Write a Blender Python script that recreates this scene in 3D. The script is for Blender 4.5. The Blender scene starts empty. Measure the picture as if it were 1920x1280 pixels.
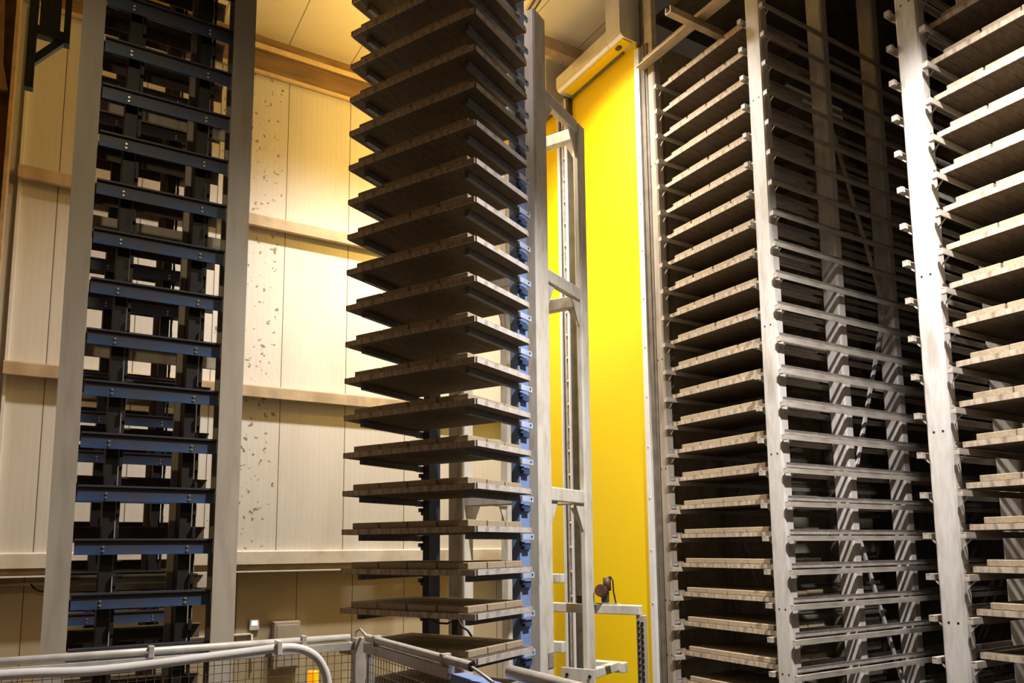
import bpy, bmesh, math, random
from mathutils import Vector, Matrix
random.seed(7)
C = bpy.context.scene.collection
S = bpy.context.scene
H = 3.8                                   # eye height above the hall floor; z values below are relative to the eye

# ------------------------------------------------------------------ camera
F_PX, CY, PITCH, ROLL, YAW = 1418.55862, 849.860773, 0.123725027, -0.00863617755, -0.541873061
def _axes():
    cp, sp, cr, sr = math.cos(PITCH), math.sin(PITCH), math.cos(ROLL), math.sin(ROLL)
    r = Vector((1, 0, 0)); f = Vector((0, cp, sp)); u = Vector((0, -sp, cp))
    R = cr*r + sr*u; U = -sr*r + cr*u
    c, s = math.cos(YAW), math.sin(YAW)
    M = Matrix(((c, -s, 0), (s, c, 0), (0, 0, 1)))
    return M @ R, M @ U, M @ f
R_, U_, F_ = _axes()
cam = bpy.data.cameras.new('camera'); camo = bpy.data.objects.new('camera', cam); C.objects.link(camo)
camo.matrix_world = Matrix(((R_.x, U_.x, -F_.x, 0), (R_.y, U_.y, -F_.y, 0), (R_.z, U_.z, -F_.z, H), (0, 0, 0, 1)))
cam.sensor_width = 36; cam.lens = F_PX/1920*36
cam.shift_x = 0; cam.shift_y = (CY-640)/1920
cam.clip_start = 0.05; cam.clip_end = 200
S.camera = camo

# ------------------------------------------------------------------ world, lamps, added fills, exposure
S.view_settings.view_transform = 'Standard'; S.view_settings.look = 'None'
S.view_settings.gamma = 1; S.view_settings.use_curve_mapping = False
S.view_settings.exposure = 0.15
w = bpy.data.worlds.new('world'); S.world = w; w.use_nodes = True
bg = w.node_tree.nodes['Background']; bg.inputs[0].default_value = (1.0, .78, .5, 1); bg.inputs[1].default_value = .03

def spot(name, loc, aim, power, col, half, blend, rad):
    l = bpy.data.lights.new(name, 'SPOT'); l.energy = power; l.color = col
    l.spot_size = math.radians(2*half); l.spot_blend = blend; l.shadow_soft_size = rad
    o = bpy.data.objects.new(name, l); C.objects.link(o)
    o.location = (loc[0], loc[1], loc[2]+H)
    d = Vector((aim[0]-loc[0], aim[1]-loc[1], aim[2]-loc[2]))
    o.rotation_euler = d.to_track_quat('-Z', 'Y').to_euler(); return o
WHITE = (1, .93, .85); WARM = (1, .72, .34)
def point(name, loc, power, col, rad):
    l = bpy.data.lights.new(name, 'POINT'); l.energy = power; l.color = col; l.shadow_soft_size = rad
    o = bpy.data.objects.new(name, l); C.objects.link(o); o.location = (loc[0], loc[1], loc[2]+H); return o
spot('high_bay_light', (4.0, 8.9, 8.55), (4.0, 8.9, 0), 1450, WHITE, 66, .85, .12)
spot('high_bay_light', (5.4, 8.7, 8.55), (5.4, 8.7, 0), 2000, WHITE, 66, .85, .12)
spot('aisle_light', (5.25, 2.8, 6.75), (5.25, 2.8, 0), 4300, (1, .95, .92), 60, .75, .10)
spot('ceiling_fill', (4.35, 7.9, 6.3), (1.2, 12.5, 8.2), 1350, (1, .58, .09), 78, .6, .12)  # unseen warm uplight added behind the mast to wash the ceiling yellow
spot('elevator_fill', (-.9, .2, 7.0), (.1, 6.4, 2.2), 420, (1, .80, .50), 19, 1.0, .2)  # added fill without a known source, aimed at the left elevator only

# ------------------------------------------------------------------ materials
MATS = {}
def mat(name, col, rough=.6, metal=0.0, var=.15, scale=6.0, dirt=None, dirt_amt=.0, dirt_scale=3.0, emit=None, stretch=(1, 1, 1), trans=0):
    m = bpy.data.materials.new(name); m.use_nodes = True
    nt = m.node_tree; b = nt.nodes['Principled BSDF']
    b.inputs['Roughness'].default_value = rough; b.inputs['Metallic'].default_value = metal
    tc = nt.nodes.new('ShaderNodeTexCoord'); mp = nt.nodes.new('ShaderNodeMapping'); mp.inputs['Scale'].default_value = stretch
    nt.links.new(tc.outputs['Object'], mp.inputs[0])
    n = nt.nodes.new('ShaderNodeTexNoise'); n.inputs['Scale'].default_value = scale; n.inputs['Detail'].default_value = 6
    nt.links.new(mp.outputs[0], n.inputs['Vector'])
    r = nt.nodes.new('ShaderNodeValToRGB'); nt.links.new(n.outputs['Fac'], r.inputs[0])
    r.color_ramp.elements[0].position = .3; r.color_ramp.elements[1].position = .7
    r.color_ramp.elements[0].color = tuple(c*(1-var) for c in col)+(1,)
    r.color_ramp.elements[1].color = tuple(min(1, c*(1+var)) for c in col)+(1,)
    out = r.outputs[0]
    if dirt:
        n2 = nt.nodes.new('ShaderNodeTexNoise'); n2.inputs['Scale'].default_value = dirt_scale; n2.inputs['Detail'].default_value = 8
        nt.links.new(mp.outputs[0], n2.inputs['Vector'])
        r2 = nt.nodes.new('ShaderNodeValToRGB'); nt.links.new(n2.outputs['Fac'], r2.inputs[0])
        r2.color_ramp.elements[0].position = .5; r2.color_ramp.elements[0].color = (0, 0, 0, 1)
        r2.color_ramp.elements[1].position = .72; r2.color_ramp.elements[1].color = (dirt_amt,)*3+(1,)
        mx = nt.nodes.new('ShaderNodeMix'); mx.data_type = 'RGBA'
        nt.links.new(r2.outputs[0], mx.inputs[0]); nt.links.new(out, mx.inputs[6]); mx.inputs[7].default_value = dirt+(1,)
        out = mx.outputs[2]
    nt.links.new(out, b.inputs['Base Color'])
    if emit:
        b.inputs['Emission Color'].default_value = emit[0]+(1,); b.inputs['Emission Strength'].default_value = emit[1]
    if trans: b.inputs['Transmission Weight'].default_value = trans
    MATS[name] = m; return m

def panel_mat(name, col, pitch, off, axis=0, rib=.09, specks=None, rough=.55, line=(.10, .075, .05), lw=.012, ribamt=.10, dirt=.25):
    """sheet panels: fine ribs, dark joints every `pitch` metres, brown dust"""
    m = bpy.data.materials.new(name); m.use_nodes = True
    nt = m.node_tree; b = nt.nodes['Principled BSDF']; b.inputs['Roughness'].default_value = rough
    L = nt.links.new; N = nt.nodes.new
    g = N('ShaderNodeNewGeometry'); sx = N('ShaderNodeSeparateXYZ'); L(g.outputs['Position'], sx.inputs[0])
    def math_(op, a, bb=None):
        n = N('ShaderNodeMath'); n.operation = op
        for i, v in enumerate((a, bb)):
            if v is None: continue
            if isinstance(v, (int, float)): n.inputs[i].default_value = v
            else: L(v, n.inputs[i])
        return n.outputs[0]
    x = sx.outputs[axis]
    fr = math_('FRACT', math_('DIVIDE', math_('SUBTRACT', x, off-100*pitch), pitch))
    joint = math_('LESS_THAN', fr, lw/pitch)
    rb = math_('LESS_THAN', math_('FRACT', math_('DIVIDE', math_('ADD', x, 50.0), rib)), .14)
    n = N('ShaderNodeTexNoise'); n.inputs['Scale'].default_value = 1.3; n.inputs['Detail'].default_value = 8; n.inputs['Roughness'].default_value = .65
    mp = N('ShaderNodeMapping'); mp.inputs['Scale'].default_value = (1.6, 1.6, .35); L(g.outputs['Position'], mp.inputs[0]); L(mp.outputs[0], n.inputs['Vector'])
    cr = N('ShaderNodeValToRGB'); L(n.outputs['Fac'], cr.inputs[0])
    cr.color_ramp.elements[0].position = .45; cr.color_ramp.elements[0].color = (0, 0, 0, 1)
    cr.color_ramp.elements[1].position = .8; cr.color_ramp.elements[1].color = (dirt,)*3+(1,)
    m1 = N('ShaderNodeMix'); m1.data_type = 'RGBA'; L(cr.outputs[0], m1.inputs[0]); m1.inputs[6].default_value = col+(1,); m1.inputs[7].default_value = (.36, .27, .16, 1)
    m2 = N('ShaderNodeMix'); m2.data_type = 'RGBA'; L(math_('MULTIPLY', rb, ribamt), m2.inputs[0]); L(m1.outputs[2], m2.inputs[6]); m2.inputs[7].default_value = tuple(c*.45 for c in col)+(1,)
    out = m2.outputs[2]
    if specks:
        v = N('ShaderNodeTexNoise'); v.inputs['Scale'].default_value = 13; v.inputs['Detail'].default_value = 4; L(g.outputs['Position'], v.inputs['Vector'])
        sp = math_('GREATER_THAN', v.outputs['Fac'], .645)
        inx = math_('MULTIPLY', math_('GREATER_THAN', x, specks[0]), math_('LESS_THAN', x, specks[1]))
        m3 = N('ShaderNodeMix'); m3.data_type = 'RGBA'; L(math_('MULTIPLY', math_('MULTIPLY', sp, inx), .8), m3.inputs[0]); L(out, m3.inputs[6]); m3.inputs[7].default_value = (.16, .10, .05, 1); out = m3.outputs[2]
    m4 = N('ShaderNodeMix'); m4.data_type = 'RGBA'; L(joint, m4.inputs[0]); L(out, m4.inputs[6]); m4.inputs[7].default_value = line+(1,)
    L(m4.outputs[2], b.inputs['Base Color'])
    MATS[name] = m; return m

panel_mat('wall_sheet', (.71, .68, .63), 1.104, 3.06, specks=(2.0, 3.0))
panel_mat('plinth_sheet', (.56, .46, .30), .96, 3.50, rib=5, ribamt=0, dirt=.15)
panel_mat('ceiling_sheet', (.80, .74, .60), 1.104, 3.02, rib=.09, ribamt=.06, dirt=.12)
mat('concrete', (.03, .028, .024), .85, var=.2)
mat('girt_steel', (.50, .38, .24), .6, var=.2, dirt=(.22, .13, .06), dirt_amt=.6)
mat('purlin_web', (.24, .15, .08), .6, var=.3, scale=4, stretch=(.5, 1, 3))  # brown web; the shade of the recess is put into this colour
mat('purlin_lip', (.66, .50, .30), .5, var=.15, scale=5)  # lips kept lighter: light on the protruding edges put into the colour
mat('trim_white', (.74, .68, .58), .6, var=.1, dirt=(.3, .18, .08), dirt_amt=.5)
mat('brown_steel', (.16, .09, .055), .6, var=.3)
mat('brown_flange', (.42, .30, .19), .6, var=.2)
mat('brown_seal', (.17, .145, .11), .6, var=.25)
mat('green_steel', (.03, .05, .05), .5, var=.3)
mat('beige_paint', (.46, .405, .315), .55, var=.08, scale=3, dirt=(.30, .25, .18), dirt_amt=.5, dirt_scale=4, stretch=(3, 3, .5))
mat('pale_paint', (.66, .62, .54), .5, var=.08, dirt=(.36, .28, .18), dirt_amt=.5, dirt_scale=5, stretch=(2, 2, .6))
mat('galvanised', (.61, .58, .545), .5, var=.10, scale=9, dirt=(.34, .29, .23), dirt_amt=.65, dirt_scale=2.5, stretch=(3, 3, .6))
mat('dusty_post', (.36, .31, .245), .6, var=.15, scale=5, dirt=(.18, .145, .1), dirt_amt=.7, dirt_scale=3, stretch=(3, 3, .5))
mat('rail_steel', (.48, .43, .36), .45, var=.2, scale=12, dirt=(.22, .19, .16), dirt_amt=.8, dirt_scale=6, stretch=(.5, 2, 2))
mat('guide_steel', (.26, .235, .205), .5, var=.25, scale=12, dirt=(.55, .52, .48), dirt_amt=.5, dirt_scale=7, stretch=(.6, 2, 2))
mat('chamber_dark', (.085, .075, .055), .85, var=.3)  # dark tone paints in the unlit depth of the chamber
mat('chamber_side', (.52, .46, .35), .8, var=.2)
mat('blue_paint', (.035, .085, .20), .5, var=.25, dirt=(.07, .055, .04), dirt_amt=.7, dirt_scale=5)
def brown_top(m, zsplit, col):  # blends a dark brown in towards the top, by local height
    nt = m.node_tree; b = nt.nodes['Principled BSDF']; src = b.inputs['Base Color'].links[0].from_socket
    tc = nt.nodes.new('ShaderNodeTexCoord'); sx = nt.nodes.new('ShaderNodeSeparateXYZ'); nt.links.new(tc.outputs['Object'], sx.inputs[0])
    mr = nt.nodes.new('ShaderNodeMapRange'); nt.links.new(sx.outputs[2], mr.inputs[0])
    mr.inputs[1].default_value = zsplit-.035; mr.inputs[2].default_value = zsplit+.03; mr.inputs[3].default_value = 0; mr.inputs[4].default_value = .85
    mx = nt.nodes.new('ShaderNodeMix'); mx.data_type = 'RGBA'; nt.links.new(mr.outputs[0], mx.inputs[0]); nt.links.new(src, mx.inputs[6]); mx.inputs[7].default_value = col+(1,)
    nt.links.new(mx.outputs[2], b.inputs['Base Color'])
brown_top(MATS['blue_paint'], -.066, (.05, .042, .036))
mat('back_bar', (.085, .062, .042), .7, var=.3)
mat('bright_blue', (.20, .30, .58), .45, var=.12, dirt=(.3, .33, .42), dirt_amt=.5, dirt_scale=4)
mat('shaded_blue', (.025, .036, .07), .5, var=.2)  # shade on the far finger post, put into a darker blue
mat('tab_blue', (.42, .50, .66), .45, var=.15)
mat('finger_steel', (.13, .135, .15), .6, var=.25, scale=14)
mat('chain_dark', (.010, .009, .008), .55, var=.3)
mat('bolt', (.75, .73, .70), .3, .8)
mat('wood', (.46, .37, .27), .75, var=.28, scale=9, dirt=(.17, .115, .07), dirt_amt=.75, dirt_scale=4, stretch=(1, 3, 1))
mat('wood_dark', (.105, .075, .048), .85, var=.3, scale=9, dirt=(.07, .045, .025), dirt_amt=.7, dirt_scale=4, stretch=(1, 3, 1))  # dirty wood; the shade under the boards is put into the colour too
mat('edge_steel', (.55, .50, .45), .5, var=.2, scale=14, dirt=(.2, .17, .14), dirt_amt=.6, dirt_scale=9)
mat('paver', (.38, .30, .195), .9, var=.16, scale=40)
mat('door_yellow', (1.0, .70, .0), .5, var=.02, scale=1)
mat('housing', (.72, .71, .68), .28, .55, var=.06)
mat('guide_dark', (.06, .055, .05), .5, var=.3)
mat('guide_white', (.86, .86, .86), .35, .1, var=.04)
mat('rail_tube', (.62, .58, .50), .35, .2, var=.15, scale=12)
mat('hose', (.92, .88, .84), .25, var=.05, trans=.25)
mat('wire', (.16, .13, .09), .5)
mat('red_motor', (.09, .035, .022), .5, var=.3)
mat('orange', (1, .33, .0), .35, emit=((1, .35, .0), .8))
mat('screen', (.8, .85, 1), .3, emit=((.8, .85, 1), 1.2))
mat('red_led', (1, .1, .05), .3, emit=((1, .15, .08), 1.5))
mat('grey_cabinet', (.50, .45, .36), .5, var=.06)
mat('white_plastic', (.82, .80, .75), .4, var=.05)
mat('nameplate', (.16, .14, .12), .5, var=.1)
mat('nameplate_lines', (.5, .46, .40), .5, var=.1)

# ------------------------------------------------------------------ helpers
class MB:
    def __init__(s): s.bm = bmesh.new()
    def box(s, x0, x1, y0, y1, z0, z1, bev=0):
        vs = [s.bm.verts.new(p) for p in ((x0,y0,z0),(x1,y0,z0),(x1,y1,z0),(x0,y1,z0),(x0,y0,z1),(x1,y0,z1),(x1,y1,z1),(x0,y1,z1))]
        fs = [s.bm.faces.new([vs[i] for i in f]) for f in ((3,2,1,0),(4,5,6,7),(0,1,5,4),(1,2,6,5),(2,3,7,6),(3,0,4,7))]
        if bev:
            es = set(e for f in fs for e in f.edges)
            bmesh.ops.bevel(s.bm, geom=list(es), offset=bev, segments=2, affect='EDGES', profile=.5)
        return s
    def prism(s, pts, axis, a0, a1):
        """closed outline (2-D) swept from a0 to a1 along axis 0/1/2; outline in the two other axes in x,y,z order"""
        def P(p, a):
            q = list(p); q.insert(axis, a); return q
        A = [s.bm.verts.new(P(p, a0)) for p in pts]; B = [s.bm.verts.new(P(p, a1)) for p in pts]
        s.bm.faces.new(A); s.bm.faces.new(B[::-1]); n = len(pts)
        for i in range(n): s.bm.faces.new((A[i], B[i], B[(i+1) % n], A[(i+1) % n]))
        bmesh.ops.recalc_face_normals(s.bm, faces=s.bm.faces[:]); return s
    def bar(s, p, q, w_, h_, up=(0, 0, 1)):
        p, q = Vector(p), Vector(q); d = (q-p).normalized(); u = Vector(up)
        a = d.cross(u)
        if a.length < 1e-4: a = d.cross(Vector((1, 0, 0)))
        a.normalize(); b = a.cross(d)
        V = []
        for c in (p, q):
            for i, j in ((-1,-1),(1,-1),(1,1),(-1,1)): V.append(s.bm.verts.new(c+a*i*w_/2+b*j*h_/2))
        for f in ((0,1,2,3),(7,6,5,4),(0,4,5,1),(1,5,6,2),(2,6,7,3),(3,7,4,0)): s.bm.faces.new([V[i] for i in f])
        bmesh.ops.recalc_face_normals(s.bm, faces=s.bm.faces[:]); return s
    def tube(s, pts, r, n=14, hollow=0):
        pts = [Vector(p) for p in pts]; rings = []
        ref = None
        for i, p in enumerate(pts):
            d = (pts[min(i+1, len(pts)-1)]-pts[max(i-1, 0)]).normalized()
            if ref is None:
                ref = d.cross(Vector((0, 0, 1)))
                if ref.length < 1e-3: ref = Vector((1, 0, 0))
            a = (ref-d*ref.dot(d)).normalized(); ref = a; b = d.cross(a)
            rings.append([s.bm.verts.new(p+(a*math.cos(t)+b*math.sin(t))*r) for t in (2*math.pi*k/n for k in range(n))])
        for A, B in zip(rings, rings[1:]):
            for k in range(n):
                f = s.bm.faces.new((A[k], A[(k+1) % n], B[(k+1) % n], B[k])); f.smooth = True
        if not hollow:
            s.bm.faces.new(rings[0][::-1]); s.bm.faces.new(rings[-1])
        bmesh.ops.recalc_face_normals(s.bm, faces=s.bm.faces[:])
        return s
    def cyl(s, p, q, r, n=16): return s.tube([p, q], r, n)
    def mesh(s, name, material):
        me = bpy.data.meshes.new(name); s.bm.to_mesh(me); s.bm.free(); me.materials.append(MATS[material]); return me

def obj(name, mb, material, parent=None):
    o = bpy.data.objects.new(name, mb.mesh(name, material)); C.objects.link(o)
    if parent: o.parent = parent
    return o
def tag(o, label, cat, group=None, kind=None):
    if label: o['label'] = label
    if cat: o['category'] = cat
    if group: o['group'] = group
    if kind: o['kind'] = kind
    return o
def struct(name, mb, material, parent=None, lift=True):
    o = obj(name, mb, material, parent)
    if not parent:
        o['kind'] = 'structure'
        if lift: o.location.z = H
    return o
def thing(name, label, cat, loc=(0, 0, 0), rz=0, group=None):
    o = bpy.data.objects.new(name, None); C.objects.link(o); o.empty_display_size = .1
    o.location = (loc[0], loc[1], loc[2]+H); o.rotation_euler = (0, 0, rz)
    return tag(o, label, cat, group)
def single(name, mb, material, label, cat, loc=(0, 0, 0), group=None):
    o = obj(name, mb, material); o.location = (loc[0], loc[1], loc[2]+H); return tag(o, label, cat, group)
def again(o, parent=None, dx=0, dy=0, dz=0):
    c = o.copy(); C.objects.link(c); c.parent = parent or o.parent
    c.location = (o.location.x+dx, o.location.y+dy, o.location.z+dz)
    for ch in o.children:
        d = ch.copy(); C.objects.link(d); d.parent = c
    return c
UNITS = ['', 'first', 'second', 'third', 'fourth', 'fifth', 'sixth', 'seventh', 'eighth', 'ninth', 'tenth', 'eleventh', 'twelfth', 'thirteenth',
         'fourteenth', 'fifteenth', 'sixteenth', 'seventeenth', 'eighteenth', 'nineteenth', 'twentieth']
def nth(n): return UNITS[n] if n <= 20 else 'twenty-'+UNITS[n-20]
FLOOR = -H

# ------------------------------------------------------------------ the hall
WY = 12.5
struct('floor', MB().box(-3, 14, -3, 13, FLOOR-.2, FLOOR), 'concrete')
struct('wall_back', MB().box(-2.2, 7.75, WY, WY+.2, -.02, 8.75), 'wall_sheet')
struct('wall_back_plinth', MB().box(-2.2, 7.75, WY+.32, WY+.5, FLOOR, -.02), 'plinth_sheet')
led = MB()
led.prism([(WY-.05, -.01), (WY-.10, -.03), (WY-.10, -.225), (WY+.32, -.225), (WY+.32, -.01)], 0, -2.0, 7.55)
struct('trim_1', led, 'trim_white')
struct('trim_2', MB().box(-2.0, 7.55, WY-.03, WY+.32, -.315, -.225), 'girt_steel')
struct('trim_3', MB().box(-2.0, 7.55, WY-.06, WY-.02, -.35, -.325), 'white_plastic')
for i, zt in enumerate((5.475, 2.62)):
    g = MB().prism([(WY, zt), (WY-.20, zt), (WY-.21, zt-.02), (WY-.21, zt-.19), (WY-.13, zt-.19), (WY-.13, zt-.175), (WY-.19, zt-.175), (WY-.19, zt-.02), (WY, zt-.02)], 0, -.74, 7.55)
    struct('trim_%d' % (4+i), g, 'girt_steel')
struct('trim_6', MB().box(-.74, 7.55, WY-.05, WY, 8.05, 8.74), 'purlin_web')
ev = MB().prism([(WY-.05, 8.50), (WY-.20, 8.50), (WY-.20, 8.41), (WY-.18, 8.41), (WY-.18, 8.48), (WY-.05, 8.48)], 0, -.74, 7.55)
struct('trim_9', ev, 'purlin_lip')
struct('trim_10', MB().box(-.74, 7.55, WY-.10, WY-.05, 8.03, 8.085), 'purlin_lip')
struct('ceiling', MB().box(-2.2, 7.75, -3, WY+.2, 8.74, 8.9), 'ceiling_sheet')
struct('trim_7', MB().box(-1.4, 7.55, 9.98, 10.16, 8.52, 8.74), 'girt_steel')
single('ceiling_conduit', MB().cyl((6.20, 9.95, 0), (5.9, 7.9, 0), .018).cyl((6.29, 9.95, 0), (5.99, 7.9, 0), .014), 'guide_dark', 'pair of thin dark conduits under the ceiling above the tall mast column', 'pipe', (0, 0, 8.70))
struct('wall_left', MB().box(-1.5, -1.3, -3, WY, FLOOR, 8.75), 'brown_steel')
struct('wall_right', MB().box(7.6, 7.75, 8.36, WY, 7.9, 8.75), 'chamber_side')
# steel frame column at the left wall with its haunch
col = thing('steel_column', 'brown steel building column with a widening top at the left edge', 'column', (-1.0, 12.0, FLOOR))
def at(o, mb_fn): return mb_fn
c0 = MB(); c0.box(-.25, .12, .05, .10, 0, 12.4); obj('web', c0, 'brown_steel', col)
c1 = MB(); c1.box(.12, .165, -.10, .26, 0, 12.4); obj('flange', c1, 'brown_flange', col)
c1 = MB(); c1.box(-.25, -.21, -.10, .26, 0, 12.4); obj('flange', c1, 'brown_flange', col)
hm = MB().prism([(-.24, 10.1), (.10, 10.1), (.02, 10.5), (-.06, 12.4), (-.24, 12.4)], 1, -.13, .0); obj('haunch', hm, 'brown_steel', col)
struct('trim_8', MB().box(-.74, -.70, WY-.05, WY, -.0, 8.0), 'guide_white')

# ------------------------------------------------------------------ small things on the plinth wall
PY = WY+.32
t = thing('thermostat', 'small white wall thermostat with a lit display, left of the grey cabinet', 'thermostat', (2.83, PY, -1.185))
obj('body', MB().box(-.075, .075, -.05, 0, -.10, .08, .01), 'white_plastic', t)
obj('display', MB().box(-.045, .045, -.056, -.049, -.02, .055), 'screen', t)
t = thing('electrical_cabinet', 'beige electrical cabinet with a red light on the brown wall', 'cabinet', (3.32, PY, -1.56))
obj('body', MB().box(-.21, .21, -.20, 0, -.35, .40, .012), 'grey_cabinet', t)
obj('door', MB().box(-.17, .17, -.215, -.199, -.31, .35, .006), 'grey_cabinet', t)
obj('indicator_light', MB().cyl((.0, -.215, .08), (.0, -.228, .08), .014, 12), 'red_led', t)
single('conduit_pipe', MB().cyl((1.6, 0, 0), (2.72, 0, 0), .018).cyl((2.74, 0, -.0), (2.74, 0, -.6), .014), 'white_plastic',
       'thin white conduit pipe running along the brown wall to the thermostat', 'pipe', (.06, PY-.03, -1.34))
t = thing('service_pipe', 'thin pale pipe with a drooping black cable under the ledge at far left', 'pipe', (-.7, WY+.25, -.45))
obj('pipe', MB().cyl((-.4, 0, 0), (3.0, 0, 0), .022), 'white_plastic', t)
obj('cable', MB().tube([(.45, -.02, .0), (.48, -.02, -.05), (.53, -.02, -.09), (.62, -.02, -.12), (.80, -.02, -.13)], .012, 8), 'chain_dark', t)
t = thing('warning_beacon', 'orange warning beacon behind the wire fence', 'beacon', (1.785, 6.0, -1.2))
obj('lens', MB().tube([(0, 0, .14), (0, 0, .20), (0, 0, .245), (0, 0, .26)], .042, 18), 'orange', t)
obj('base', MB().cyl((0, 0, 0), (0, 0, .14), .05, 18), 'white_plastic', t)
t = thing('machine_cover', 'white machine housing under the orange beacon behind the fence', 'machine', (2.0, 6.0, FLOOR))
obj('body', MB().box(-.45, .28, -.25, .3, 0, H-1.2, .02), 'white_plastic', t)

# ------------------------------------------------------------------ dark green bracket frame at the top left
t = thing('hanging_bracket', 'dark green steel bracket frame with a diagonal brace hanging at the upper left', 'bracket', (-.35, 9.0, 4.85))
obj('leg', MB().box(-.195, -.115, -.05, .05, 0, 3.88), 'green_steel', t)
obj('leg', MB().box(.125, .185, -.05, .05, .60, 3.88), 'green_steel', t)
obj('panel', MB().box(-.10, .09, -.02, .02, .68, 3.88), 'green_steel', t)
obj('brace', MB().bar((-.15, 0, .30), (.15, 0, .68), .07, .07, (0, 1, 0)), 'green_steel', t)
obj('crossbar', MB().box(-.12, .13, -.05, .05, .62, .72), 'green_steel', t)

# ------------------------------------------------------------------ yellow doors
def door(n, y0, y1, lab):
    d = struct('door_%d' % n, MB().box(7.44, 7.47, y0, y1, FLOOR, 8.0), 'door_yellow')
    d['label'] = lab; d['category'] = 'door'
    arc = [(7.20-.10*math.sin(a*math.pi/16), 8.0-.10*math.cos(a*math.pi/16)) for a in range(9)]
    prof = [(7.5, 7.90)]+arc+[(7.10, 8.17), (7.13, 8.20), (7.5, 8.20)]
    obj('roller_housing', MB().prism([(x, z) for x, z in prof], 1, y0+.325, y1), 'housing', d)
    obj('end_box', MB().prism([(7.5, 7.90)]+arc+[(7.10, 8.72), (7.5, 8.72)], 1, y0-.02, y0+.32), 'housing', d)
    obj('slot', MB().box(7.37, 7.43, y0+.28, y1-.02, 7.875, 7.899), 'brown_seal', d)
    obj('underside_panel', MB().box(7.19, 7.37, y0+.02, y1-.1, 7.885, 7.899), 'door_yellow', d)
    s_ = obj('sensor', MB().box(7.22, 7.29, y0+.16, y0+.25, 7.85, 7.884, .006), 'guide_dark', d)
    return d
door(1, 8.45, 10.18, 'large yellow roll-up door between the transfer tower and the pallet racks')
door(2, 10.52, 12.35, 'second yellow roll-up door seen left of the black guide strip')
t = thing('door_guide', 'black and steel guide strip between the two yellow doors', 'guide rail', (7.45, 10.35, FLOOR))
obj('channel', MB().box(-.10, .05, -.17, .17, 0, H+7.9), 'guide_dark', t)
obj('strip', MB().box(-.13, -.10, -.11, -.07, 0, H+7.9), 'guide_white', t)
obj('strip', MB().box(-.13, -.10, .11, .15, 0, H+7.9), 'guide_white', t)
obj('strip', MB().box(-.12, -.10, -.02, .03, 0, H+7.9), 'rail_steel', t)
bl = obj('bolt', MB().cyl((-.135, -.04, 3.0), (-.10, -.04, 3.0), .018, 8), 'bolt', t)
for k in range(1, 21): again(bl, t, dz=.4*k)
t = thing('door_jamb', 'bright white steel guide along the right edge of the yellow door', 'guide rail', (7.45, 8.40, FLOOR))
obj('channel', MB().box(-.06, .08, -.05, .06, 0, H+7.75, .006), 'guide_white', t)
obj('seal_strip', MB().box(-.02, .10, -.20, -.055, 0, H+7.75).box(-.035, -.02, -.15, -.13, 0, H+7.75), 'brown_seal', t)
bl = obj('bolt', MB().cyl((-.07, .0, 3.0), (-.05, .0, 3.0), .012, 8), 'bolt', t)
for k in range(1, 10): again(bl, t, dz=.75*k)

# ------------------------------------------------------------------ pallet racks (three post rows, Z rails on both sides)
RX0 = 7.375; RX1 = 12.2
ZB = [-2.287+.4*k for k in range(24)]            # underside of the boards, per level
def z_rail(side, y):
    """Z section, web against the post face, lip outwards; y = post face, side = +1 / -1"""
    s = side
    pts = [(y+s*.045, .0), (y+s*.09, .0), (y+s*.09, -.06), (y+s*.082, -.06), (y+s*.082, -.008), (y+s*.045, -.008)]
    m = MB().prism(pts, 0, 0, RX1-RX0)
    m.prism([(y+s*.03, -.003), (y+s*.088, -.003), (y+s*.088, -.06), (y+s*.03, -.06)], 0, .002, .05)      # end block
    m.prism([(y, -.12), (y, -.145), (y+s*.085, -.062), (y+s*.07, -.06)], 0, .12, .128)      # support strut
    return m
def guide_bar(side, y):
    s = side
    return MB().prism([(y, .02), (y, .078), (y+s*.012, .078), (y+s*.004, .05), (y+s*.012, .02)], 0, .10, RX1-RX0)
def rack_row(yc, sides, label, pm='galvanised', posts=(7.42, 8.68, 9.88, 11.1), half=.12, top=8.25):
    t = thing('pallet_rack', label, 'rack', (RX0, yc, FLOOR), 0, 'steel rack frames of the pallet store')
    p = None
    for px in posts:
        x = px-RX0; m = MB()
        # hollow-looking C post: front plate with lips
        m.prism([(x, -half+.02), (x+.02, -half), (x+.13, -half), (x+.13, half), (x+.02, half), (x, half-.02)], 2, 0, H+top)
        po = obj('post', m, pm, t)
        if px == posts[0]:
            hole = MB()
            for zz in (1.2, 1.62, 2.3, 3.05, 4.9, 6.5, 9.5):
                for yy in (-.045, .045): hole.cyl((x-.002, yy, zz), (x+.01, yy, zz), .012, 8)
            obj('bolt_holes', hole, 'chain_dark', po)
    for sd in sides:
        r = obj('rail', z_rail(sd, sd*half), 'rail_steel', t); r.location.z = ZB[0]+H-.002
        for k in range(1, 24): again(r, t, dz=.4*k)
        g = obj('guide_bar', guide_bar(sd, sd*half), 'guide_steel', t); g.location.z = ZB[0]+H-.002
        for k in range(1, 24): again(g, t, dz=.4*k)
    for (a, b) in ((posts[1], posts[2]),):
        za = [1.5, 4.3, 7.1, 9.9]
        for i, z in enumerate(za[:-1]):
            p0, p1 = (a+.13-RX0, b-RX0) if i % 2 == 0 else (b-RX0, a+.13-RX0)
            obj('brace', MB().bar((p0, 0, za[i+1]), (p1, 0, z), .03, .05), 'galvanised', t)
    return t
rack_row(8.12, (-1,), 'rack frame whose front post stands beside the yellow door', 'dusty_post', half=.075, top=7.44)
rack_row(6.16, (1, -1), 'middle rack frame with the row of bare rails, left of the tall white post')
rack_row(4.16, (1, -1), 'rack frame whose front post is the tall white one at the right')
rack_row(2.16, (1,), 'rack frame carrying the right ends of the rightmost pallets')
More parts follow.
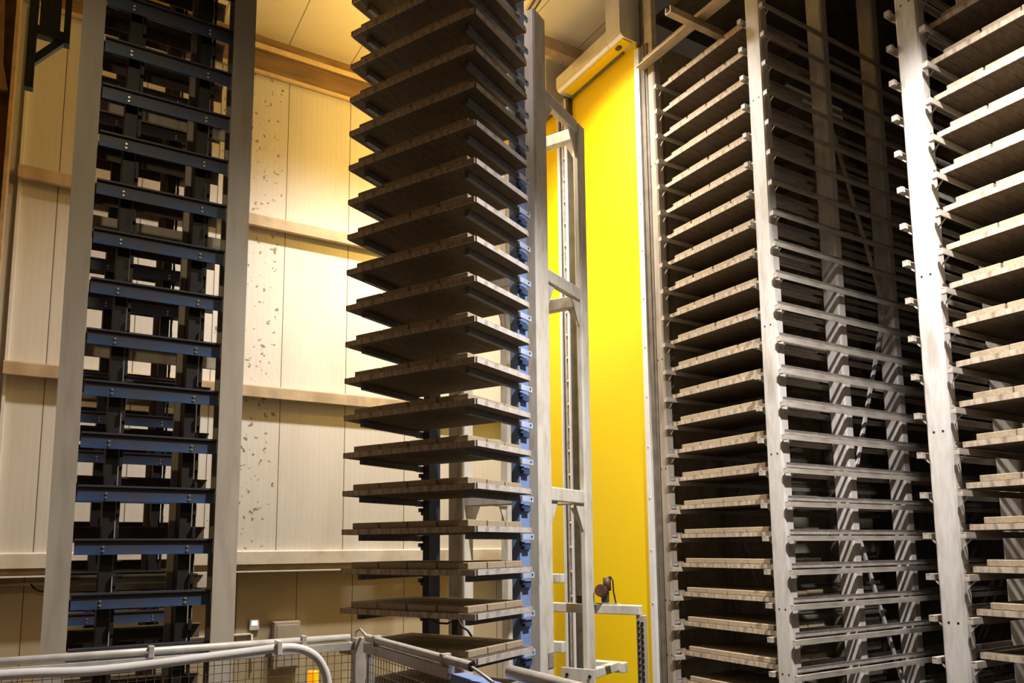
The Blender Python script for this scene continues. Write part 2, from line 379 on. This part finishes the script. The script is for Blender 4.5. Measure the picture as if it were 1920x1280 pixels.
t = thing('rack_header', 'rusty angle beam across the top of the pallet racks', 'beam', (7.41, 1.8, 7.30))

obj('angle_beam', MB().prism([(-.16, 0), (-.16, .02), (-.02, .02), (-.02, .20), (0, .20), (0, 0)], 1, 0, 6.45), 'girt_steel', t)
m = MB().prism([(-.045, .10), (-.055, .03), (-.05, 0), (.05, 0), (.055, .03), (.045, .10), (.035, .10), (.04, .03), (.035, .012), (-.035, .012), (-.04, .03), (-.035, .10)], 0, 0, 4.5)
single('overhead_channel', m, 'girt_steel', 'rusty steel channel sticking out above the left rack column', 'channel', (6.75, 7.0, 7.19))
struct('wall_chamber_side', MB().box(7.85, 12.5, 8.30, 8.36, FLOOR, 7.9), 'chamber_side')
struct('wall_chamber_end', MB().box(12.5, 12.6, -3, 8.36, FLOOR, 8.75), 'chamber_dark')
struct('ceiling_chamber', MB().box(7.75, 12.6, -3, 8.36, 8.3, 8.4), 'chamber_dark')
t = thing('green_post', 'green tinted steel post above the rack corner by the door housing', 'post', (7.50, 8.18, 7.45))
obj('shaft', MB().box(-.04, .06, -.07, .09, 0, 1.28), 'chamber_side', t)

# ------------------------------------------------------------------ pallets and pavers
PL, PW, PT = 1.69, 1.005, .056
def pallet_proto():
    m = MB(); n = 13; p = PL/n
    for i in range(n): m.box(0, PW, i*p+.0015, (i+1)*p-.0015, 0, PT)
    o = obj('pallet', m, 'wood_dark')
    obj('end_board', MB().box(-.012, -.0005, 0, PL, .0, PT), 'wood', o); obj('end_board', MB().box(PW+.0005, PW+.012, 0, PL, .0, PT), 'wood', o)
    e = obj('edge_strip', MB().box(.02, PW-.02, -.010, .0, .004, PT+.003), 'edge_steel', o)
    e = obj('edge_strip', MB().box(.02, PW-.02, PL, PL+.010, .004, PT+.003), 'edge_steel', o)
    return o
P0 = pallet_proto(); P0_used = [False]
PVL, PVW, PVH = .356, .31, .064
PV0 = obj('paver', MB().box(0, PVW, 0, PVL, 0, PVH, .006), 'paver'); PV0_used = [False]
def put(proto, used, M4, label, cat, group):
    if not used[0]: o = proto; used[0] = True
    else:
        o = proto.copy(); C.objects.link(o)
        for ch in proto.children:
            d = ch.copy(); C.objects.link(d); d.parent = o
    o.matrix_world = M4; return tag(o, label, cat, group)
HIDDEN = bmesh.new()
def hidden_paver(M4):
    v0 = [HIDDEN.verts.new(M4 @ Vector(p)) for p in ((0,0,0),(PVW,0,0),(PVW,PVL,0),(0,PVL,0),(0,0,PVH),(PVW,0,PVH),(PVW,PVL,PVH),(0,PVL,PVH))]
    for f in ((3,2,1,0),(4,5,6,7),(0,1,5,4),(1,2,6,5),(2,3,7,6),(3,0,4,7)): HIDDEN.faces.new([v0[i] for i in f])
def load(base, z, where, n, seen, short_where, jit):
    """pallet with 3 x 4 pavers; seen(i, j) -> individual paver or part of the hidden rest"""
    put(P0, P0_used, base @ Matrix.Translation((0, 0, z)), 'wooden pallet on %s, %s up from the lowest in view' % (where, nth(n)), 'pallet', 'wooden pallets on '+where)
    for i in range(3):
        for j in range(4):
            dx = random.uniform(-jit, jit); dy = random.uniform(-jit, jit)
            M4 = base @ Matrix.Translation((.022+i*.325+dx, .10+j*.373+dy, z+PT+.0005)) @ Matrix.Rotation(random.uniform(-.004, .004), 4, 'Z')
            if seen(i, j):
                dep = ('front', 'middle', 'rear')[i]; lr = ('right end', 'second from right', 'third from right', 'left end')[j]
                put(PV0, PV0_used, M4, '%s-row paver, %s, %s pallet up, %s' % (dep, lr, nth(n), short_where), 'paver', 'pavers on '+where)
            else: hidden_paver(M4)

# central tower frame of reference
TN = (3.32315018, 6.1820587, -.99904656); TA = .46689485
TM = Matrix.Translation((TN[0], TN[1], TN[2]+H)) @ Matrix.Rotation(TA, 4, 'Z')
for k in range(-1, 20):
    n = k+2
    load(TM, .4*k-PT, 'the central fingers', n, (lambda i, j, k=k: (i == 0 or j == 0 or k <= 1) and k >= 0), 'central stack', .003)
for q in range(-1, 22):
    kk = q+2
    base = Matrix.Translation((7.555, 8.022-PL, H))
    low = kk <= 9
    load(base, -1.487+.4*q, 'the door-side rack', q+2, (lambda i, j, low=low: i == 0), 'door-side rack', .006)
for q in range(0, 17):
    base = Matrix.Translation((7.540, 3.995-PL, H)); z = -1.072+.4*q
    if q == 0:
        put(P0, P0_used, base @ Matrix.Translation((0, 0, z)), 'empty wooden pallet at the bottom of the rightmost rack', 'pallet', 'wooden pallets on the rightmost rack')
    else:
        load(base, z, 'the rightmost rack', q+1, (lambda i, j: i == 0 and j >= 2), 'rightmost rack', .006)
me = bpy.data.meshes.new('paver_pile'); HIDDEN.to_mesh(me); HIDDEN.free(); me.materials.append(MATS['paver'])
o = bpy.data.objects.new('paver_rows', me); C.objects.link(o)
tag(o, 'remaining rows of pavers lying behind the edge rows on all the loaded pallets', 'pavers', None, 'stuff')

# ------------------------------------------------------------------ central transfer tower (turned about 27 degrees)
TW = thing('transfer_tower', 'turned lifting tower with beige mast frame and blue finger posts carrying the central pallets', 'machine', TN, TA)
zf = FLOOR-TN[2]
def column(u0, u1, v0, v1, top, slope=0):
    m = MB(); b = .02
    pts = [(u0+b, v0), (u1-b, v0), (u1, v0+b), (u1, v1-b), (u1-b, v1), (u0+b, v1), (u0, v1-b), (u0, v0+b)]
    m.prism(pts, 2, zf, top); return m
cN = obj('mast_column', column(1.53, 1.82, .20, .37, 7.47), 'pale_paint', TW)
obj('mast_column', column(2.66, 2.86, .20, .29, 6.55), 'pale_paint', TW)
obj('mast_column', column(1.53, 1.80, 1.285, 1.48, 7.47), 'pale_paint', TW)
obj('mast_column', column(2.60, 2.80, 1.29, 1.42, 6.55), 'pale_paint', TW)
np_ = obj('nameplate', MB().box(1.665, 1.785, .193, .20, -.322, -.160), 'nameplate', cN)
lm = MB()
for k in range(9): lm.box(1.675, 1.775, .190, .193, -.314+.0165*k, -.307+.0165*k)
obj('nameplate_lines', lm, 'nameplate_lines', cN)
for z in (6.50, 4.21, 1.61):
    for v0, v1 in ((.21, .29), (1.30, 1.40)):
        obj('mast_beam', MB().box(1.80, 2.66, v0, v1, z-.08, z+.08, .012), 'pale_paint', TW)
    obj('mast_beam', MB().box(2.67, 2.78, .28, 1.30, z-.14 if z > 2 else z-.08, z+.02 if z > 2 else z+.08, .012), 'pale_paint', TW)
    obj('mast_beam', MB().box(1.60, 1.74, .37, 1.285, z-.12, z+.04, .012), 'pale_paint', TW)
    for v in (.245, 1.345):
        obj('gusset', MB().prism([(1.82, z-.08), (2.02, z-.08), (1.82, z-.42)], 1, v-.008, v+.008), 'pale_paint', TW)
        obj('gusset', MB().prism([(2.66, z-.08), (2.46, z-.08), (2.66, z-.42)], 1, v-.008, v+.008), 'pale_paint', TW)
    obj('gusset', MB().prism([(.29, z-.12), (.45, z-.12), (.29, z-.42)], 0, 2.72, 2.735), 'pale_paint', TW)
# finger posts: H sections
def hpost(v0, v1):
    m = MB(); m.box(1.10, 1.125, v0, v1, zf, 9.0); m.box(1.28, 1.305, v0, v1, zf, 9.0); m.box(1.125, 1.28, v0, v0+.02, zf, 9.0); m.box(1.125, 1.28, v1-.02, v1, zf, 9.0)
    return m
obj('finger_post', hpost(.20, .30), 'bright_blue', TW)
obj('finger_post', hpost(1.42, 1.51), 'shaded_blue', TW)
def finger(v0, v1):
    return MB().box(.105, 1.12, v0, v1, -PT-.062, -PT-.001, .003)
def tabs(v0, v1):
    m = MB(); m.box(1.04, 1.27, v0, v1, -PT-.066, -PT-.004, .003); return m
def plate(v0, v1):
    m = MB(); m.box(1.125, 1.25, v0, v1, -PT-.165, -PT-.10, .003); m.box(1.08, 1.125, v0, v1, -PT-.13, -PT-.085, .003); return m
for (a, b, ta, tb) in ((.145, .198, .125, .144), (1.512, 1.565, 1.566, 1.58)):
    f = obj('finger', finger(a, b), 'finger_steel', TW)
    obj('bracket_tab', tabs(ta, tb), 'tab_blue', f); obj('chain_plate', plate(a+.01, b), 'blue_paint', f)
    hb = MB().cyl((1.22, ta if ta < 1 else tb, -PT-.03), (1.22, (ta-.006) if ta < 1 else tb+.006, -PT-.03), .011, 8); obj('bolt', hb, 'chain_dark', f)
    f.location.z = -.4
    for k in range(0, 20): again(f, TW, dz=.4*(k+1))
# carriage beams beside the mast
obj('carriage_beam', MB().box(2.86, 2.97, -.385, .95, .18, .295, .01), 'pale_paint', TW)
cp_ = obj('cable_post', MB().box(2.88, 2.96, -.44, -.33, zf, .18, .008), 'beige_paint', TW)
ch = MB()
for k in range(40):
    z = zf+.05+k*.072
    if z > .12: break
    ch.box(2.866, 2.88, -.425, -.395, z, z+.045)
    ch.box(2.866, 2.88, -.375, -.35, z+.02, z+.06)
obj('cable_chain', ch, 'chain_dark', cp_)
for z0, z1 in ((.60, .70), (-.17, -.05)):
    obj('stub_beam', MB().box(1.825, 1.92, .11, .36, z0, z1, .008), 'pale_paint', TW)
mt = obj('sensor_motor', MB().cyl((2.88, .10, .45), (2.80, .10, .47), .075, 20).cyl((2.92, .06, .46), (2.92, .06, .62), .05, 16), 'red_motor', TW)
obj('mounting_post', MB().box(2.89, 2.95, .045, .13, .315, .46, .008), 'guide_dark', mt)
obj('base_plate', MB().box(2.87, 2.96, -.10, .20, .295, .31), 'rail_steel', mt)
obj('cable', MB().tube([(2.91, .04, .62), (2.91, .0, .63), (2.91, -.025, .58), (2.91, -.03, .45), (2.91, -.06, .31)], .010, 8), 'chain_dark', mt)
obj('sensor_box', MB().box(2.87, 2.94, .35, .46, .295, .40, .006), 'guide_dark', TW)
obj('joint_plate', MB().box(2.40, 2.425, .0, .44, -.70, -.42, .004), 'pale_paint', TW)
bb = obj('bolt', MB().cyl((2.385, .06, -.50), (2.40, .06, -.50), .02, 8), 'chain_dark', TW); again(bb, TW, dy=.30)
obj('carriage_beam', MB().box(2.425, 3.55, .20, .30, -.60, -.49, .01), 'pale_paint', TW)
obj('carriage_beam', MB().box(3.55, 3.68, .14, .60, -.632, -.503, .01), 'pale_paint', TW)
obj('carriage_beam', MB().box(1.82, 2.60, -.10, -.02, -.80, -.71, .01), 'pale_paint', TW)
obj('carriage_beam', MB().box(1.10, 3.6, .20, 1.5, zf, zf+.25, .01), 'beige_paint', TW)
mo = obj('drive_motor', MB().box(1.10, 1.20, 1.02, 1.10, .02, .26, .01), 'blue_paint', TW)
obj('cable', MB().tube([(1.12, 1.42, .22), (1.11, 1.3, .17), (1.1, 1.16, .17), (1.12, 1.1, .2)], .012, 8), 'chain_dark', mo)
obj('cable', MB().tube([(1.12, 1.02, .22), (1.11, .96, .14), (1.1, .88, .11), (1.12, .82, .02)], .012, 8), 'chain_dark', mo)

# ------------------------------------------------------------------ left elevator pair with blue carrier bars
def bar_mesh(x0, x1, face, s):
    """angle bar: lip on top, tall face; s = direction the lip points (-1 towards the camera)"""
    m = MB(); m.prism([(face, 0), (face, -.118), (face-s*.012, -.118), (face-s*.012, -.014), (face-s*.09, -.014), (face-s*.09, 0)], 0, x0, x1)
    m.box(x0-.0, x1+.006, face+s*.0-.02 if s < 0 else face, face if s < 0 else face+.02, -.012, .002)
    return m
def elevator(label, y_front, flip, kz, mats, grey_guides):
    t = thing('pallet_elevator', label, 'elevator', (.6, y_front, FLOOR), 0, 'twin chain elevators')
    s = -1 if not flip else 1
    for x0, x1 in ((-.645, -.487), (.487, .665)):
        m = MB(); m.box(x0, x1, -.03, .0, 0, H+8.4); m.box(x0, x1, .20, .23, 0, H+8.4); m.box((x0+x1)/2-.012, (x0+x1)/2+.012, 0, .20, 0, H+8.4)
        obj('post', m, 'beige_paint', t)
    for x0 in (-.30, .245):
        g = obj('chain_guide', MB().box(x0, x0+.085, .10, .42, 0, H+8.4), 'chain_dark', t)
        obj('guide_strip', MB().box(x0+(.085 if x0 < 0 else -.045), x0+(.115 if x0 < 0 else 0.0), .36, .42, 0, H+8.4), 'beige_paint', g)
        zz = [1.2+.09*k for k in range(118)]; tooth = []
        for k, z in enumerate(zz): tooth += [(.095 if k % 2 else .065, z), (.095 if k % 2 else .065, z+.075)]
        c = MB().prism(tooth+[(.105, zz[-1]+.08), (.105, 1.2)], 0, x0+.093, x0+.115)
        obj('chain', c, 'chain_dark', g)
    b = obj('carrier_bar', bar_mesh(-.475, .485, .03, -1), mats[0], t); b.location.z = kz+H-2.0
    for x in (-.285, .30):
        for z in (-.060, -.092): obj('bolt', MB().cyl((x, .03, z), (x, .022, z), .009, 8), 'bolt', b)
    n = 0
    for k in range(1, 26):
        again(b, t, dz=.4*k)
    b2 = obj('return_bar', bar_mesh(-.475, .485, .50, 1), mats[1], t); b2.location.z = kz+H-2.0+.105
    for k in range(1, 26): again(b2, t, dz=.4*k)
    for z in (-.25, 1.63, 2.70, 3.75, 6.2):
        obj('cross_beam', MB().box(-.60, .60, .44, .47, H+z-.06, H+z+.06), 'beige_paint', t)
    return t
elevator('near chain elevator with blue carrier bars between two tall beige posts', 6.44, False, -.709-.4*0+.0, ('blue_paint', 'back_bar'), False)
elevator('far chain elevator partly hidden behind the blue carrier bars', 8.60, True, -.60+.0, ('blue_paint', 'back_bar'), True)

# ------------------------------------------------------------------ platform, guard fence, hose
struct('platform', MB().box(-1.3, 1.80, -2.5, 4.85, -1.82, -1.72), 'concrete')
struct('platform_supports', MB().box(-1.2, 1.7, 4.6, 4.75, FLOOR, -1.82), 'girt_steel')
t = thing('guard_fence', 'wire mesh guard fence with a pipe on its top rail at the lower left', 'fence', (1.70, 4.74, -1.72))
obj('corner_post', MB().box(-.035, .035, -.035, .035, 0, 1.16, .004), 'rail_tube', t)
obj('top_rail', MB().box(-3.0, -.035, -.02, .02, 1.085, 1.135, .003), 'rail_tube', t)
obj('post', MB().box(-2.35, -2.29, -.02, .02, 0, 1.085), 'rail_tube', t)
pp = obj('cable_pipe', MB().tube([(-3.0, 0, 1.165), (-.06, 0, 1.165)], .021, 16), 'rail_tube', t)
cl = obj('clamp', MB().box(-.37, -.34, -.026, .026, 1.13, 1.195, .004), 'rail_tube', pp); again(cl, pp, dx=-.85); again(cl, pp, dx=-1.7)
wm = MB()
for i in range(66): wm.box(-2.96+i*.0445-.0015, -2.96+i*.0445+.0015, -.003, .0, .05, 1.09)
for i in range(23): wm.box(-2.98, -.03, .0, .003, .06+i*.0475-.0015, .06+i*.0475+.0015)
obj('wire_mesh', wm, 'wire', t)
t = thing('guard_fence', 'short guard fence running towards the viewer with a steel tube on top', 'fence', (1.72, 4.66, -1.72))
obj('top_rail', MB().box(-.02, .02, -1.20, .0, 1.075, 1.135, .003), 'rail_tube', t)
obj('post', MB().box(.0, .04, -.05, .0, 0, 1.075, .003), 'rail_tube', t)
pt = obj('cable_tube', MB().tube([(0, -.03, 1.165), (0, -1.42, 1.165)], .024, 18, 1).tube([(0, -.03, 1.165), (0, -1.42, 1.165)], .017, 18, 1), 'rail_tube', t)
cl = obj('clamp', MB().box(-.028, .028, -.20, -.17, 1.13, 1.195, .004), 'rail_tube', pt); again(cl, pt, dy=-.95)
obj('strap', MB().tube([(0, -.02, 1.17), (-.01, .08, 1.21), (-.03, .10, 1.19), (-.03, .10, 1.168)], .009, 8), 'rail_tube', t)
obj('cord', MB().tube([(0, -1.40, 1.165), (.01, -1.5, 1.14), (.0, -1.62, 1.12)], .008, 8), 'rail_tube', t)
wm = MB()
for i in range(26): wm.box(-.003, .0, -.04-i*.0445-.0015, -.04-i*.0445+.0015, .05, 1.08)
for i in range(23): wm.box(.0, .003, -1.19, -.02, .06+i*.0475-.0015, .06+i*.0475+.0015)
obj('wire_mesh', wm, 'wire', t)
t = thing('safety_rail', 'blue painted rail and steel tube at the bottom, below the lowest pallet', 'rail', (1.74, 3.0, -1.72))
obj('blue_bar', MB().box(-.03, .06, -.9, .45, 1.00, 1.105, .004), 'bright_blue', t)
obj('tube', MB().tube([(.02, -.05, 1.175), (.02, -.9, 1.175)], .030, 18), 'rail_tube', t)
obj('post', MB().box(-.02, .05, -.06, .05, 0, 1.02), 'rail_tube', t)
hs = [(-1.3, 4.66, -.615), (-.2, 4.66, -.610), (.26, 4.66, -.626), (.95, 4.66, -.592), (1.19, 4.66, -.580), (1.30, 4.66, -.592), (1.385, 4.66, -.635), (1.44, 4.66, -.70), (1.475, 4.66, -.80), (1.48, 4.66, -1.0), (1.48, 4.66, -1.65)]
pts = []
for i in range(len(hs)-1):
    p0 = Vector(hs[max(i-1, 0)]); p1 = Vector(hs[i]); p2 = Vector(hs[i+1]); p3 = Vector(hs[min(i+2, len(hs)-1)])
    for k in range(6):
        u = k/6; pts.append(.5*((2*p1)+(-p0+p2)*u+(2*p0-5*p1+4*p2-p3)*u*u+(-p0+3*p1-3*p2+p3)*u**3))
pts.append(Vector(hs[-1]))
h = thing('hose', 'translucent white hose along the fence, curving down near its corner', 'hose', (0, 0, 0))
obj('tube', MB().tube(pts, .026, 16), 'hose', h)
obj('hose_clip', MB().box(1.16, 1.19, 4.625, 4.705, -.62, -.535, .004), 'white_plastic', h)
